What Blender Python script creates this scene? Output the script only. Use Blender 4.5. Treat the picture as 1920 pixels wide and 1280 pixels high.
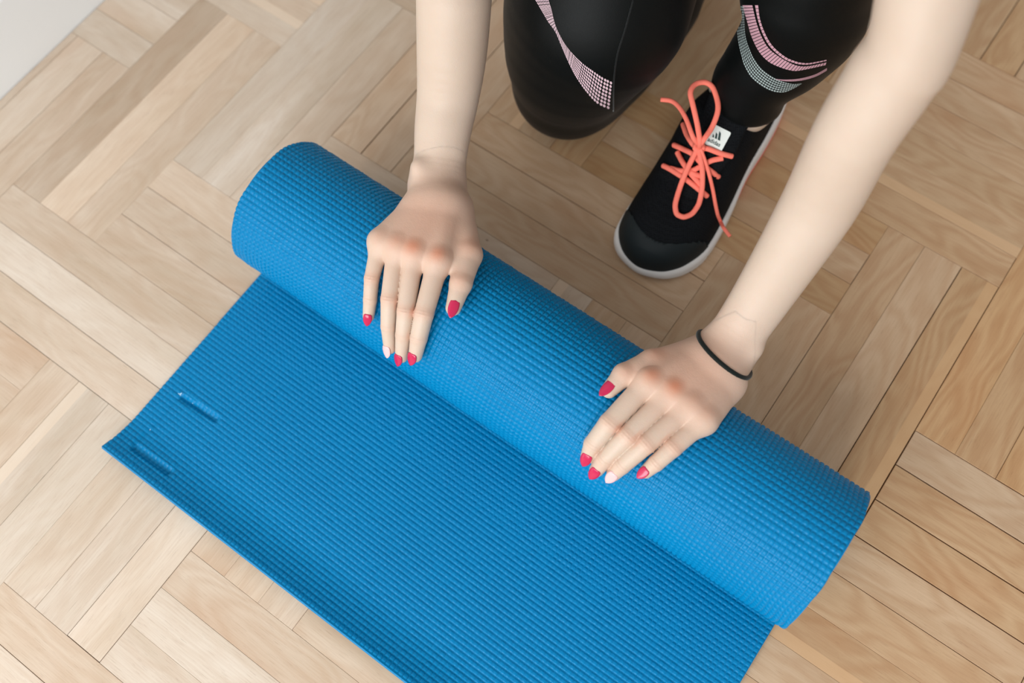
import bpy, math, random
import numpy as np
from mathutils import Vector, Matrix
from mathutils.bvhtree import BVHTree
random.seed(7); rng = np.random.default_rng(7)
for o in list(bpy.data.objects): bpy.data.objects.remove(o)
scene = bpy.context.scene
COL = scene.collection

# ------------------------------------------------------------------ camera
CAM_H = 0.9323                       # metres above the parquet
FPX = 1867.0                         # focal length for a 1920 px wide frame (35 mm lens)
PITCH, ROLL, YAW = math.radians(21.7316), math.radians(-3.905), math.radians(50.937)
RX = Matrix.Rotation(PITCH, 3, 'X'); RZ = Matrix.Rotation(ROLL, 3, 'Z')
RC = RX @ RZ
cam_d = bpy.data.cameras.new('camera'); cam = bpy.data.objects.new('camera', cam_d)
COL.objects.link(cam); scene.camera = cam
cam.matrix_world = Matrix.Translation((0, 0, CAM_H)) @ RC.to_4x4()
cam_d.sensor_width = 36.0; cam_d.lens = 36.0 * FPX / 1920.0; cam_d.clip_start = 0.01
cam_d.dof.use_dof = True; cam_d.dof.focus_distance = 0.875; cam_d.dof.aperture_fstop = 3.2

# ------------------------------------------------------------------ light
scene.view_settings.view_transform = 'Standard'; scene.view_settings.look = 'None'
scene.view_settings.exposure = 0.0; scene.view_settings.gamma = 1.0
scene.view_settings.use_curve_mapping = False
world = bpy.data.worlds.new('room_light'); scene.world = world; world.use_nodes = True
bg = world.node_tree.nodes['Background']; bg.inputs[0].default_value = (0.98, 0.975, 0.97, 1); bg.inputs[1].default_value = 0.54
def area(name, loc, target, sx, sy, power, col):
    l = bpy.data.lights.new(name, 'AREA'); l.shape = 'RECTANGLE'; l.size = sx; l.size_y = sy; l.energy = power; l.color = col
    o = bpy.data.objects.new(name, l); COL.objects.link(o); o.location = loc
    o.rotation_euler = (Vector(target) - Vector(loc)).to_track_quat('-Z', 'Y').to_euler(); return o
area('window_daylight', (-1.05, -1.38, 1.25), (0.0, 0.35, 0.05), 1.9, 1.2, 55.0, (0.955, 0.985, 1.0))

# ------------------------------------------------------------------ places
AX = np.array([math.cos(YAW), math.sin(YAW), 0.0])      # plank direction that the mat unrolls along
BX = np.array([-math.sin(YAW), math.cos(YAW), 0.0])     # direction of the roll's axis
RCn = np.array(RC)
def ray(px, py): return RCn @ np.array([(px - 960) / FPX, -(py - 640) / FPX, -1.0])
def at(px, py, z=0.0):
    """the point at height z that is sighted at this place of the photograph"""
    d = ray(px, py); return np.array([0, 0, CAM_H]) + d * ((z - CAM_H) / d[2])
def pix(p):
    v = RCn.T @ (np.asarray(p, float) - [0, 0, CAM_H]); return 960 + FPX * v[0] / -v[2], 640 - FPX * v[1] / -v[2]
def uvp(u, v, z=0.0): return AX * u + BX * v + np.array([0, 0, z])
ROLL_U, ROLL_R = 0.255, 0.0705
def on_roll(px, py, off=0.0):
    """the point sighted here that lies off metres outside the rolled mat"""
    d = ray(px, py); du, dz = d @ AX, d[2]; ou, oz = -ROLL_U, CAM_H - ROLL_R
    A = du * du + dz * dz; B = ou * du + oz * dz; C = ou * ou + oz * oz - (ROLL_R + off) ** 2
    t = (-B - math.sqrt(max(B * B - A * C, 0))) / A; return np.array([0, 0, CAM_H]) + d * t
def nrm(v): v = np.asarray(v, float); return v / np.linalg.norm(v)

# ------------------------------------------------------------------ scene bookkeeping
def tag(o, label=None, cat=None, group=None, kind=None):
    if label: o['label'] = label
    if cat: o['category'] = cat
    if group: o['group'] = group
    if kind: o['kind'] = kind
    return o
def empty(name, loc):
    o = bpy.data.objects.new(name, None); COL.objects.link(o); o.location = loc; o.empty_display_size = .05; return o
def link(name, me, parent=None, mat=None, smooth=True):
    o = bpy.data.objects.new(name, me); COL.objects.link(o)
    if mat: me.materials.append(mat)
    me.polygons.foreach_set('use_smooth', np.full(len(me.polygons), bool(smooth)))
    if parent is not None:
        o.parent = parent; o.matrix_parent_inverse = Matrix.Translation(parent.location).inverted() if parent.type == 'EMPTY' else Matrix()
    return o
def mesh(name, V, F):
    """V (n,3) array, F (m,3|4) array -> mesh data, built fast"""
    V = np.asarray(V, np.float32); F = np.asarray(F, np.int32)
    me = bpy.data.meshes.new(name); k = F.shape[1]
    me.vertices.add(len(V)); me.vertices.foreach_set('co', V.ravel())
    me.loops.add(F.size); me.loops.foreach_set('vertex_index', F.ravel())
    me.polygons.add(len(F)); me.polygons.foreach_set('loop_start', np.arange(0, F.size, k, dtype=np.int32))
    try: me.polygons.foreach_set('loop_total', np.full(len(F), k, np.int32))
    except Exception: pass
    me.update(calc_edges=True); me.validate(); return me
def grid_faces(nu, nv, off=0, closed_v=False):
    i, j = np.meshgrid(np.arange(nu - 1), np.arange(nv if closed_v else nv - 1), indexing='ij'); i = i.ravel(); j = j.ravel(); jn = (j + 1) % nv
    return np.stack([i * nv + j, (i + 1) * nv + j, (i + 1) * nv + jn, i * nv + jn], 1) + off
def tube(pts, rad, n=10, flat=None, fk=1.0):
    """V, F of a tube along pts; flat = direction the section is squeezed along by fk"""
    P = np.asarray(pts, float); m = len(P); T = np.gradient(P, axis=0); T /= np.linalg.norm(T, axis=1)[:, None]
    rad = np.broadcast_to(np.asarray(rad, float), (m,)); up = np.array([0, 0, 1.0]); V = []
    N = np.cross(T[0], up); N = nrm(N if np.linalg.norm(N) > 1e-4 else np.cross(T[0], [1, 0, 0]))
    for i in range(m):
        N = nrm(N - T[i] * (N @ T[i])); Bn = np.cross(T[i], N)
        a = np.linspace(0, 2 * math.pi, n, endpoint=False)
        off = rad[i] * (np.cos(a)[:, None] * N + np.sin(a)[:, None] * Bn)
        if flat is not None: f = nrm(flat); off = off - (off @ f)[:, None] * f * (1 - fk)
        V.append(P[i] + off)
    V = np.concatenate(V); F = grid_faces(m, n, closed_v=True); c0, c1 = len(V), len(V) + 1
    V = np.concatenate([V, P[:1], P[-1:]])
    j = np.arange(n); jn = (j + 1) % n
    caps = np.concatenate([np.stack([np.full(n, c0), j, jn, jn], 1), np.stack([np.full(n, c1), (m - 1) * n + jn, (m - 1) * n + j, (m - 1) * n + j], 1)])
    return V, F, caps
def tube_mesh(name, pts, rad, n=10, flat=None, fk=1.0):
    V, F, caps = tube(pts, rad, n, flat, fk)
    me = bpy.data.meshes.new(name); me.from_pydata([tuple(v) for v in V], [], [tuple(f) for f in F] + [tuple(f[:3]) for f in caps]); me.update(); return me
def catmull(P, n=8, closed=False):
    P = [np.asarray(p, float) for p in P]; out = []; m = len(P)
    for i in range(m if closed else m - 1):
        if closed: a, b, c, d = P[i - 1], P[i], P[(i + 1) % m], P[(i + 2) % m]
        else: a, b, c, d = P[max(i - 1, 0)], P[i], P[i + 1], P[min(i + 2, m - 1)]
        for t in np.linspace(0, 1, n, endpoint=False):
            out.append(.5 * ((2 * b) + (-a + c) * t + (2 * a - 5 * b + 4 * c - d) * t * t + (-a + 3 * b - 3 * c + d) * t ** 3))
    if not closed: out.append(P[-1])
    return np.array(out)

# ------------------------------------------------------------------ materials
def srgb(r, g, b):
    f = lambda c: (c / 255 / 12.92) if c / 255 <= .04045 else ((c / 255 + .055) / 1.055) ** 2.4
    return (f(r), f(g), f(b), 1)
class M:
    """small node-tree writer"""
    def __init__(s, name, rough=.5, spec=.5):
        s.m = bpy.data.materials.new(name); s.m.use_nodes = True; s.t = s.m.node_tree; s.b = s.t.nodes['Principled BSDF']
        s.b.inputs['Roughness'].default_value = rough; s.b.inputs['Specular IOR Level'].default_value = spec
    def n(s, typ, **kw):
        x = s.t.nodes.new(typ)
        for k, v in kw.items():
            if k.startswith('_'): setattr(x, k[1:], v)
            else:
                key = int(k[1:]) if k[0] == 'i' and k[1:].isdigit() else k.replace('__', ' ')
                if isinstance(v, bpy.types.NodeSocket): s.t.links.new(v, x.inputs[key])
                else: x.inputs[key].default_value = v
        return x
    def l(s, a, b): s.t.links.new(a, b)
    def set(s, key, v):
        if isinstance(v, bpy.types.NodeSocket): s.l(v, s.b.inputs[key])
        else: s.b.inputs[key].default_value = v
    def bump(s, h, strength=.3, dist=.001):
        x = s.n('ShaderNodeBump', Strength=strength, Distance=dist, Height=h); s.l(x.outputs[0], s.b.inputs['Normal']); return x
    def math(s, op, a, b=0.0, c=0.0, clamp=False):
        x = s.t.nodes.new('ShaderNodeMath'); x.operation = op; x.use_clamp = clamp
        for i, v in enumerate((a, b, c)):
            if isinstance(v, bpy.types.NodeSocket): s.l(v, x.inputs[i])
            else: x.inputs[i].default_value = v
        return x.outputs[0]
    def mix(s, fac, a, b, blend='MIX'):
        x = s.t.nodes.new('ShaderNodeMix'); x.data_type = 'RGBA'; x.blend_type = blend
        for i, v in ((0, fac), (6, a), (7, b)):
            if isinstance(v, bpy.types.NodeSocket): s.l(v, x.inputs[i])
            else: x.inputs[i].default_value = v
        return x.outputs[2]
    def ramp(s, fac, stops):
        x = s.t.nodes.new('ShaderNodeValToRGB'); s.l(fac, x.inputs[0]); e = x.color_ramp.elements
        while len(e) < len(stops): e.new(.5)
        for q, (p, c) in zip(e, stops): q.position = p; q.color = c
        return x.outputs[0]
def plain(name, col, rough=.5, spec=.5, noise=0.0, scale=40, bump=0.0, bscale=300):
    m = M(name, rough, spec); tc = m.n('ShaderNodeTexCoord').outputs['Object']; c = col
    if noise:
        nz = m.n('ShaderNodeTexNoise', Vector=tc, Scale=scale, Detail=4.0).outputs[0]
        dk = tuple(x * (1 - noise) for x in col[:3]) + (1,); c = m.mix(nz, dk, tuple(min(1, x * (1 + noise)) for x in col[:3]) + (1,))
    m.set('Base Color', c)
    if bump: m.bump(m.n('ShaderNodeTexNoise', Vector=tc, Scale=bscale, Detail=3.0).outputs[0], bump, .001)
    return m.m

def wood():
    m = M('oak', .42, .35); tc = m.n('ShaderNodeTexCoord').outputs['Object']; oi = m.n('ShaderNodeObjectInfo')
    off = m.n('ShaderNodeVectorMath', _operation='SCALE'); m.l(oi.outputs['Location'], off.inputs[0]); off.inputs['Scale'].default_value = 37.0
    p = m.n('ShaderNodeVectorMath', _operation='ADD'); m.l(tc, p.inputs[0]); m.l(off.outputs[0], p.inputs[1]); p = p.outputs[0]
    def mapped(sx, sy, sz=1.0):
        q = m.n('ShaderNodeMapping'); m.l(p, q.inputs['Vector']); q.inputs['Scale'].default_value = (sx, sy, sz); return q.outputs[0]
    big = m.n('ShaderNodeTexNoise', Vector=mapped(3.0, 16, 1), Scale=1.0, Detail=3.0, Roughness=.55, Distortion=.6).outputs[0]
    # cathedral grain: rings bent by a slow noise
    warp = m.n('ShaderNodeTexNoise', Vector=mapped(5.0, 17, 1), Scale=1.0, Detail=2.0).outputs[0]
    rings = m.math('SINE', m.math('MULTIPLY', warp, 70.0)); rings = m.math('MULTIPLY_ADD', rings, .5, .5)
    fine = m.n('ShaderNodeTexNoise', Vector=mapped(22, 640, 1), Scale=1.0, Detail=5.0, Roughness=.7).outputs[0]
    pore = m.n('ShaderNodeTexNoise', Vector=mapped(55, 1500, 1), Scale=1.0, Detail=2.0, Roughness=.5).outputs[0]
    base = m.ramp(big, [(.28, srgb(203, 184, 162)), (.5, srgb(217, 200, 181)), (.72, srgb(227, 213, 197))])
    sc_ = m.n('ShaderNodeSeparateColor'); m.l(oi.outputs['Color'], sc_.inputs[0]); ringf = m.math('MULTIPLY_ADD', m.math('SUBTRACT', 1.0, sc_.outputs[2]), .45, .13)
    c = m.mix(m.math('MULTIPLY', rings, ringf), base, srgb(190, 156, 126))
    f = m.math('MULTIPLY', m.math('SUBTRACT', fine, .42, clamp=True), 2.4, clamp=True); c = m.mix(m.math('MULTIPLY', f, .4), c, srgb(176, 142, 113))
    pr = m.math('GREATER_THAN', pore, .66); c = m.mix(m.math('MULTIPLY', pr, .28), c, srgb(140, 106, 82))
    # the odd small knot and stain
    v = m.n('ShaderNodeTexVoronoi', Vector=mapped(9, 14, 0), Scale=1.0, Randomness=1.0)
    kn = m.math('LESS_THAN', v.outputs['Distance'], .035); c = m.mix(m.math('MULTIPLY', kn, .55), c, srgb(96, 70, 50))
    st = m.n('ShaderNodeTexNoise', Vector=mapped(6, 9, 1), Scale=1.0, Detail=1.0).outputs[0]
    st = m.math('MULTIPLY', m.math('SUBTRACT', st, .60, clamp=True), 2.2, clamp=True); c = m.mix(st, c, srgb(192, 148, 110))
    # pale sapwood along one long edge, where the plank has it
    sx = m.n('ShaderNodeSeparateXYZ'); m.l(tc, sx.inputs[0])
    sap = m.math('MULTIPLY', m.math('GREATER_THAN', sx.outputs[1], .0085), m.math('SUBTRACT', 1.0, oi.outputs['Alpha'])); c = m.mix(m.math('MULTIPLY', sap, .7), c, srgb(232, 210, 186))
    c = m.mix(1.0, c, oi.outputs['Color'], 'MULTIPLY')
    m.set('Base Color', c)
    rr = m.math('MULTIPLY_ADD', fine, .18, .36); m.set('Roughness', rr)
    h = m.math('ADD', m.math('MULTIPLY', fine, -.6), m.math('MULTIPLY', pr, -.5)); m.bump(h, .25, .0004)
    return m.m

# ------------------------------------------------------------------ room: floor and wall
w_oak = wood()
subm = plain('joint_dirt', srgb(70, 48, 34), .9, .1, .2, 60)
S = 1.6
fl = mesh('floor', [(-S, -S, -.02), (S, -S, -.02), (S, 1.9, -.02), (-S, 1.9, -.02)] + [(-S, -S, -.009), (S, -S, -.009), (S, 1.9, -.009), (-S, 1.9, -.009)],
          [(0, 3, 2, 1), (4, 5, 6, 7), (0, 1, 5, 4), (1, 2, 6, 5), (2, 3, 7, 6), (3, 0, 4, 7)])
floor = link('floor', fl, None, subm, False); tag(floor, 'oak parquet floor laid in threes as a broad herringbone', kind='structure')
TU, TV, LA, LB = .1229, .1243, .3065, .3050; WALL_V = .882
def plank_mesh(L, W, gap=.00010, bev=.0002, h=.009):
    x, y = L / 2 - gap, W / 2 - gap; V = []
    for (ex, ey, z) in ((x, y, -h), (x, y, -.0002), (x - bev, y - bev, 0)):
        V += [(-ex, -ey, z), (ex, -ey, z), (ex, ey, z), (-ex, ey, z)]
    F = [(8, 9, 10, 11)]
    for k in (0, 4): F += [(k + i, k + (i + 1) % 4, k + 4 + (i + 1) % 4, k + 4 + i) for i in range(4)]
    return mesh('plank', V, F)
pm = {}
cands = []
for m_ in range(-7, 8):
    for k in range(-16, 17):
        u0 = .128 + k * TU + m_ * LA; v0 = .664 - k * TV + m_ * LB
        for i in range(3):
            cands.append((u0, u0 + LA, v0 + i * TV / 3, v0 + (i + 1) * TV / 3, 'A', m_, k, i))
            cands.append((u0 + i * TU / 3, u0 + (i + 1) * TU / 3, v0 - LB, v0, 'B', m_, k, i))
sel = []
for c in cands:
    u0, u1, v0, v1 = c[:4]
    if v0 > WALL_V - .004: continue
    v1 = min(v1, WALL_V - .001)
    cc = uvp((u0 + u1) / 2, (v0 + v1) / 2)
    dx = max(abs(cc[0]) - .0, 0); dist = max(abs(cc[0]) / .98, abs(cc[1] - .36) / .70)
    sel.append((dist, u0, u1, v0, v1) + c[4:])
sel.sort(key=lambda t: t[0]); rest = [t for t in sel[298:] if t[0] < 2.4]; sel = sel[:298]
tone = {}   # planks whose colour stands out: row, column, direction, index -> brightness, warmth, sapwood
tone[(0, 0, 'A', 2)] = (.86, 0, 0); tone[(0, 0, 'A', 1)] = (1.10, 0, 0); tone[(0, 0, 'A', 0)] = (.99, 0, 0)
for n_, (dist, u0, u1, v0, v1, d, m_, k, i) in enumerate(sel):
    L, W = (u1 - u0, v1 - v0) if d == 'A' else (v1 - v0, u1 - u0)
    key = (round(L, 3), round(W, 3))
    if key not in pm: pm[key] = plank_mesh(L, W)
    o = bpy.data.objects.new('plank', pm[key]); COL.objects.link(o)
    if not pm[key].materials:
        pm[key].materials.append(w_oak); pm[key].polygons.foreach_set('use_smooth', np.zeros(len(pm[key].polygons), bool))
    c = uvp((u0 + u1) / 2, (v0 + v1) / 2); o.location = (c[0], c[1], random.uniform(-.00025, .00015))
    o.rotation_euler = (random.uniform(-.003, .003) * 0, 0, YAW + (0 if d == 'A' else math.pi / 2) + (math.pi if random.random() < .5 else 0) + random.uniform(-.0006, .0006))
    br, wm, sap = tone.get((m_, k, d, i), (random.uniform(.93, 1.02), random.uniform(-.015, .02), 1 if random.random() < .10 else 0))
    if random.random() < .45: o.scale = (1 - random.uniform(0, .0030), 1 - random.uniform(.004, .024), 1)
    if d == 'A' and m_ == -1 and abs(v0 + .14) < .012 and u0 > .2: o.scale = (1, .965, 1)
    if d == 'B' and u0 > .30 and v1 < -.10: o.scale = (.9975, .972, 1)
    falloff_tone = min(max((c[0] + .24) / .46, 0), 1) * .82 + random.uniform(-.12, .25)      # light falloff to the right painted into the board colour, plus random tone
    o.color = (br * (1 + wm) * (1 - .15 * falloff_tone), br * (1 - .36 * falloff_tone), br * (1 - wm) * (1 - .58 * falloff_tone), 1 - sap)
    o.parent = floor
# the boards further off, outside the picture, joined by direction
for d_ in ('A', 'B'):
    V, F = [], []; rot = YAW + (0 if d_ == 'A' else math.pi / 2); ux = AX if d_ == 'A' else BX; uy = BX if d_ == 'A' else -AX
    for (dist, u0, u1, v0, v1, d, m_, k, i) in rest:
        if d != d_: continue
        c = uvp((u0 + u1) / 2, (v0 + v1) / 2); L, W = (u1 - u0, v1 - v0) if d == 'A' else (v1 - v0, u1 - u0)
        if not (-1.58 < c[0] < 1.58 and -1.58 < c[1] < 1.88): continue
        cx, cy = c @ ux, c @ uy; x, y = L / 2 - .0003, W / 2 - .0003; b0 = len(V)
        V += [(cx + sx * x, cy + sy * y, z) for z in (-.009, 0) for sx, sy in ((-1, -1), (1, -1), (1, 1), (-1, 1))]
        F += [(b0 + 4, b0 + 5, b0 + 6, b0 + 7)] + [(b0 + q, b0 + (q + 1) % 4, b0 + 4 + (q + 1) % 4, b0 + 4 + q) for q in range(4)]
    o = link('planks', mesh('planks', V, F), floor, w_oak, False); o.rotation_euler = (0, 0, rot); o.color = (.93, .86, .78, 1); o['kind'] = 'stuff'
# wall and baseboard along v = WALL_V
wall_m = plain('wall_paint', srgb(250, 252, 252), .6, .3, .02, 8, .05, 120)
base_m = plain('baseboard_paint', srgb(250, 252, 252), .35, .4, .01, 5)
def uv_box(name, u0, u1, v0, v1, z0, z1, bev=0.0, top_round=False):
    V = [uvp(u, v, z) for z in (z0, z1) for (u, v) in ((u0, v0), (u1, v0), (u1, v1), (u0, v1))]
    return mesh(name, V, [(0, 3, 2, 1), (4, 5, 6, 7), (0, 1, 5, 4), (1, 2, 6, 5), (2, 3, 7, 6), (3, 0, 4, 7)])
tag(link('wall_left', uv_box('wall_left', -1.6, 2.0, WALL_V + .014, WALL_V + .12, -.02, 2.4), None, wall_m, False), 'plain white wall at the edge of the parquet', kind='structure')
prof = [(WALL_V, -.009), (WALL_V, .004), (WALL_V, .095), (WALL_V + .003, .104), (WALL_V + .009, .110), (WALL_V + .0138, .112), (WALL_V + .0138, -.009)]
V = [uvp(u, v, z) for u in (-1.6, 2.0) for v, z in prof]; k = len(prof)
me = bpy.data.meshes.new('baseboard_left'); me.from_pydata([tuple(v) for v in V], [], [(i, (i + 1) % k, k + (i + 1) % k, k + i) for i in range(k)] + [tuple(range(k))[::-1], tuple(range(k, 2 * k))]); me.update()
tag(link('baseboard_left', me, None, base_m, False), 'white baseboard where the parquet meets the wall', kind='structure')
# ------------------------------------------------------------------ the exercise mat
def mat_foam():
    m = M('blue_foam', .36, .15); tc = m.n('ShaderNodeTexCoord').outputs['Object']
    nz = m.n('ShaderNodeTexNoise', Vector=tc, Scale=9.0, Detail=2.0).outputs[0]
    c = m.mix(nz, srgb(0, 118, 172), srgb(0, 128, 182)); m.set('Base Color', c)
    m.set('Subsurface Weight', .0)
    f = m.n('ShaderNodeTexNoise', Vector=tc, Scale=900.0, Detail=2.0).outputs[0]; m.bump(f, .25, .0005)
    r = m.n('ShaderNodeTexNoise', Vector=tc, Scale=260.0, Detail=1.0).outputs[0]; m.set('Roughness', m.math('MULTIPLY_ADD', r, .55, .02))
    return m.m
foam = mat_foam()
TH = .0046; CELL = .0048
MV0, MV1 = -.1185, .4915                          # the two long edges of the mat (position across the parquet)
U_END = -.031
def centre(s):
    """centre line of the sheet: s metres from the free edge -> u, z, tangent angle"""
    s = np.asarray(s, float); Lf = ROLL_U - U_END
    curl = .0120 * np.clip(1 - s / .046, 0, 1) ** 2.0
    u = U_END + s; z = TH / 2 + curl; ang = np.arctan2(-.0120 * 2 / .046 * np.clip(1 - s / .046, 0, 1), 1.0)
    on = s > Lf
    t = np.clip(s - Lf, 0, None); R0 = ROLL_R - TH / 2; b = TH * 1.02 / (2 * math.pi)
    th = (R0 - np.sqrt(np.maximum(R0 * R0 - 2 * b * t, 1e-9))) / b
    R = R0 - b * th; a = -math.pi / 2 + th
    u = np.where(on, ROLL_U + R * np.cos(a), u); z = np.where(on, ROLL_R + (R) * np.sin(a), z)
    ang = np.where(on, th, ang); return u, z, ang
def s_of_theta(th): R0 = ROLL_R - TH / 2; b = TH * 1.02 / (2 * math.pi); return ROLL_U - U_END + R0 * th - b * th * th / 2
def pillow(x, y, amp): return amp * np.sqrt(np.clip(1 - x * x, 0, 1) * np.clip(1 - y * y, 0, 1)) ** .8
def strip(s0, s1, side, feature=None):
    n1 = int((s1 - s0) / (CELL if side > 0 else .0053)); n2 = int((MV1 - MV0) / CELL); q = 6
    s = s0 + np.arange(n1 * q + 1) / (n1 * q) * (s1 - s0); v = MV0 + np.arange(n2 * q + 1) / (n2 * q) * (MV1 - MV0)
    X = (np.arange(n1 * q + 1) % q) / q * 2 - 1; Y = (np.arange(n2 * q + 1) % q) / q * 2 - 1
    ci = np.minimum(np.arange(n1 * q + 1) // q, n1 - 1); cj = np.minimum(np.arange(n2 * q + 1) // q, n2 - 1)
    ra = rng.uniform(.75, 1.15, (n1, n2))[ci][:, cj]
    hgt = pillow(X[:, None], Y[None, :], .0011 if side > 0 else .0015) * ra - .0007
    hgt -= .0007 * np.abs(X[:, None]) ** 5 * np.abs(Y[None, :]) ** 5
    u, z, ang = centre(s); nu, nz = -np.sin(ang) * side, np.cos(ang) * side
    U = np.broadcast_to(u[:, None], hgt.shape).copy(); Vv = np.broadcast_to(v[None], hgt.shape).copy()
    if feature is not None: hgt = hgt + feature(U, Vv)
    d = TH / 2 + hgt; d[:, 0] = d[:, -1] = -TH / 2 + .0004
    if feature is not None: d = np.maximum(d, -TH / 2 + .0004)
    # long edges of the roll are a little wavy
    Vv = Vv + np.where(Vv > .3, 1, -1) * .0012 * np.sin(s * 95 + 1.0)[:, None] * np.clip(np.abs(Vv - .1865) / .305, 0, 1) ** 8 * (s > .3)[:, None]
    P = (U + d * nu[:, None])[..., None] * AX + Vv[..., None] * BX + (z[:, None] + d * nz[:, None])[..., None] * np.array([0, 0, 1.0])
    F = grid_faces(len(s), len(v))
    if side < 0: F = F[:, ::-1]
    return P.reshape(-1, 3), F
# cut-out for the carrying strap: a pressed rectangle with two slits near the free corner
cn = [at(x, y, .006) for x, y in ((335, 741), (408, 786), (322, 889), (250, 838))]
cu = [(p @ AX, p @ BX) for p in cn]
def seg(U, V, a, b):
    a = np.array(a); b = np.array(b); d = b - a; L = np.hypot(*d); t = ((U - a[0]) * d[0] + (V - a[1]) * d[1]) / L ** 2
    tc = np.clip(t, 0, 1); e = np.hypot(U - a[0] - tc * d[0], V - a[1] - tc * d[1]); side = ((U - a[0]) * d[1] - (V - a[1]) * d[0]) / L
    return e, side, np.clip(np.minimum(t, 1 - t) * 12 + .3, 0, 1)
def strap_slot(U, V):
    h = np.zeros_like(U)
    for (a, b, w, dep) in ((cu[0], cu[1], .0046, .0036), (cu[3], cu[2], .0050, .0036), (cu[0], cu[3], .0017, .0016), (cu[1], cu[2], .0017, .0011)):
        e, sd, k = seg(U, V, a, b)
        x = np.clip(1 - e / w, 0, 1); h -= dep * x * k
        if dep > .002: h += .0003 * np.clip(1 - np.abs(e - w * 1.2) / (w * .8), 0, 1) * k * (sd < 0)
    return h
P1, F1 = strip(0.0015, ROLL_U - U_END - .004, +1, strap_slot)
P2, F2 = strip(s_of_theta(.25), s_of_theta(5.6), -1)
# the sheet itself (thickness and cut edges), a coarse ribbon just inside the embossed faces
ss = np.concatenate([np.linspace(0, ROLL_U - U_END, 60)[:-1], ROLL_U - U_END + np.linspace(0, 1, 330) * 1.25])
u, z, ang = centre(ss); hh = TH / 2 - .0006; V3 = []
for sd in (1, -1):
    hh = TH / 2 - .0006 - (.0032 * ((ss > .013) & (ss < .16)) if sd > 0 else 0)
    for vv in (MV0 + .0002, MV1 - .0002):
        V3.append((u - np.sin(ang) * sd * hh)[:, None] * AX + vv * BX + (z + np.cos(ang) * sd * hh)[:, None] * np.array([0, 0, 1.0]))
n = len(ss); P3 = np.concatenate(V3); a = np.arange(n - 1); F3 = []
for (p, q) in ((0, 1), (3, 2), (2, 0), (1, 3)): F3.append(np.stack([p * n + a, p * n + a + 1, q * n + a + 1, q * n + a], 1))
F3.append(np.array([[0, n, 3 * n, 2 * n], [n - 1, 3 * n - 1, 4 * n - 1, 2 * n - 1]])); F3 = np.concatenate(F3)
me = mesh('yoga_mat', np.concatenate([P1, P2, P3]), np.concatenate([F1, F2 + len(P1), F3 + len(P1) + len(P2)]))
yoga = link('yoga_mat', me, None, foam)
sm = np.ones(len(me.polygons), bool); sm[len(F1) + len(F2):] = False; me.polygons.foreach_set('use_smooth', sm)
tag(yoga, 'blue textured foam yoga mat, half rolled up, lying on the parquet', 'yoga mat')
fleck = plain('torn_foam', srgb(190, 222, 240), .8, .2)
for (x, y, L) in ((338, 739, .0042), (361, 756, .0016), (281, 806, .0022)):
    c = at(x, y, .0062); V, F = [], []
    for k_ in range(3 if L > .004 else 1):
        a0 = .6 + 2.2 * k_; d = np.array([math.cos(a0), math.sin(a0), .25]) * L * .5; sd = nrm(np.cross(d, [0, 0, 1])) * L * .14; b0 = len(V)
        V += [c - sd - d * .2, c + sd - d * .2, c + d + sd * .4 + [0, 0, .0004], c + d - sd * .4 + [0, 0, .0004], c - [0, 0, .0004], c + d * .9 - [0, 0, .0003]]
        F += [(b0, b0 + 1, b0 + 2, b0 + 3), (b0 + 1, b0 + 4, b0 + 5, b0 + 2), (b0 + 4, b0, b0 + 3, b0 + 5), (b0, b0 + 4, b0 + 1, b0 + 1), (b0 + 3, b0 + 2, b0 + 5, b0 + 5)]
    me = bpy.data.meshes.new('torn_fleck'); me.from_pydata([tuple(v) for v in V], [], [tuple(dict.fromkeys(f)) for f in F]); me.update()
    o = link('torn_fleck', me, yoga, fleck, False); tag(o, 'whitish torn fleck of foam')
# ------------------------------------------------------------------ implicit surfaces
f32 = np.float32
def smin(a, b, k):
    h = np.clip(.5 + .5 * (b - a) / k, 0, 1); return b + (a - b) * h - k * h * (1 - h)
def limb(P, a, b, ra, rb, n=None, k0=1.0, k1=None, bow=None):
    """tapered limb; n, k0, k1: squeezed along n by the factor k at each end"""
    a = np.asarray(a, f32); b = np.asarray(b, f32); d = b - a; t = np.clip(((P - a) @ d) / (d @ d), 0, 1)
    w = P - a - t[:, None] * d; r = ra + (rb - ra) * t; l = np.sqrt((w * w).sum(1)) + 1e-9
    if n is None: return l - r
    k1 = k0 if k1 is None else k1; n = np.asarray(n, f32); k = k0 + (k1 - k0) * t
    q = (w @ n); w2 = w + n * (q * (k - 1))[:, None]; l2 = np.sqrt((w2 * w2).sum(1)) + 1e-9
    return (l * (1 - r / l2)).astype(f32)
def ball(P, c, r): return np.sqrt(((P - np.asarray(c, f32)) ** 2).sum(1)) - r
def ell(P, c, rad, Rm=None):
    q = P - np.asarray(c, f32)
    if Rm is not None: q = q @ np.asarray(Rm, f32)
    rad = np.asarray(rad, f32); k0 = np.sqrt(((q / rad) ** 2).sum(1)) + 1e-9; k1 = np.sqrt(((q / rad ** 2) ** 2).sum(1)) + 1e-9
    return k0 * (k0 - 1) / k1
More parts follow.
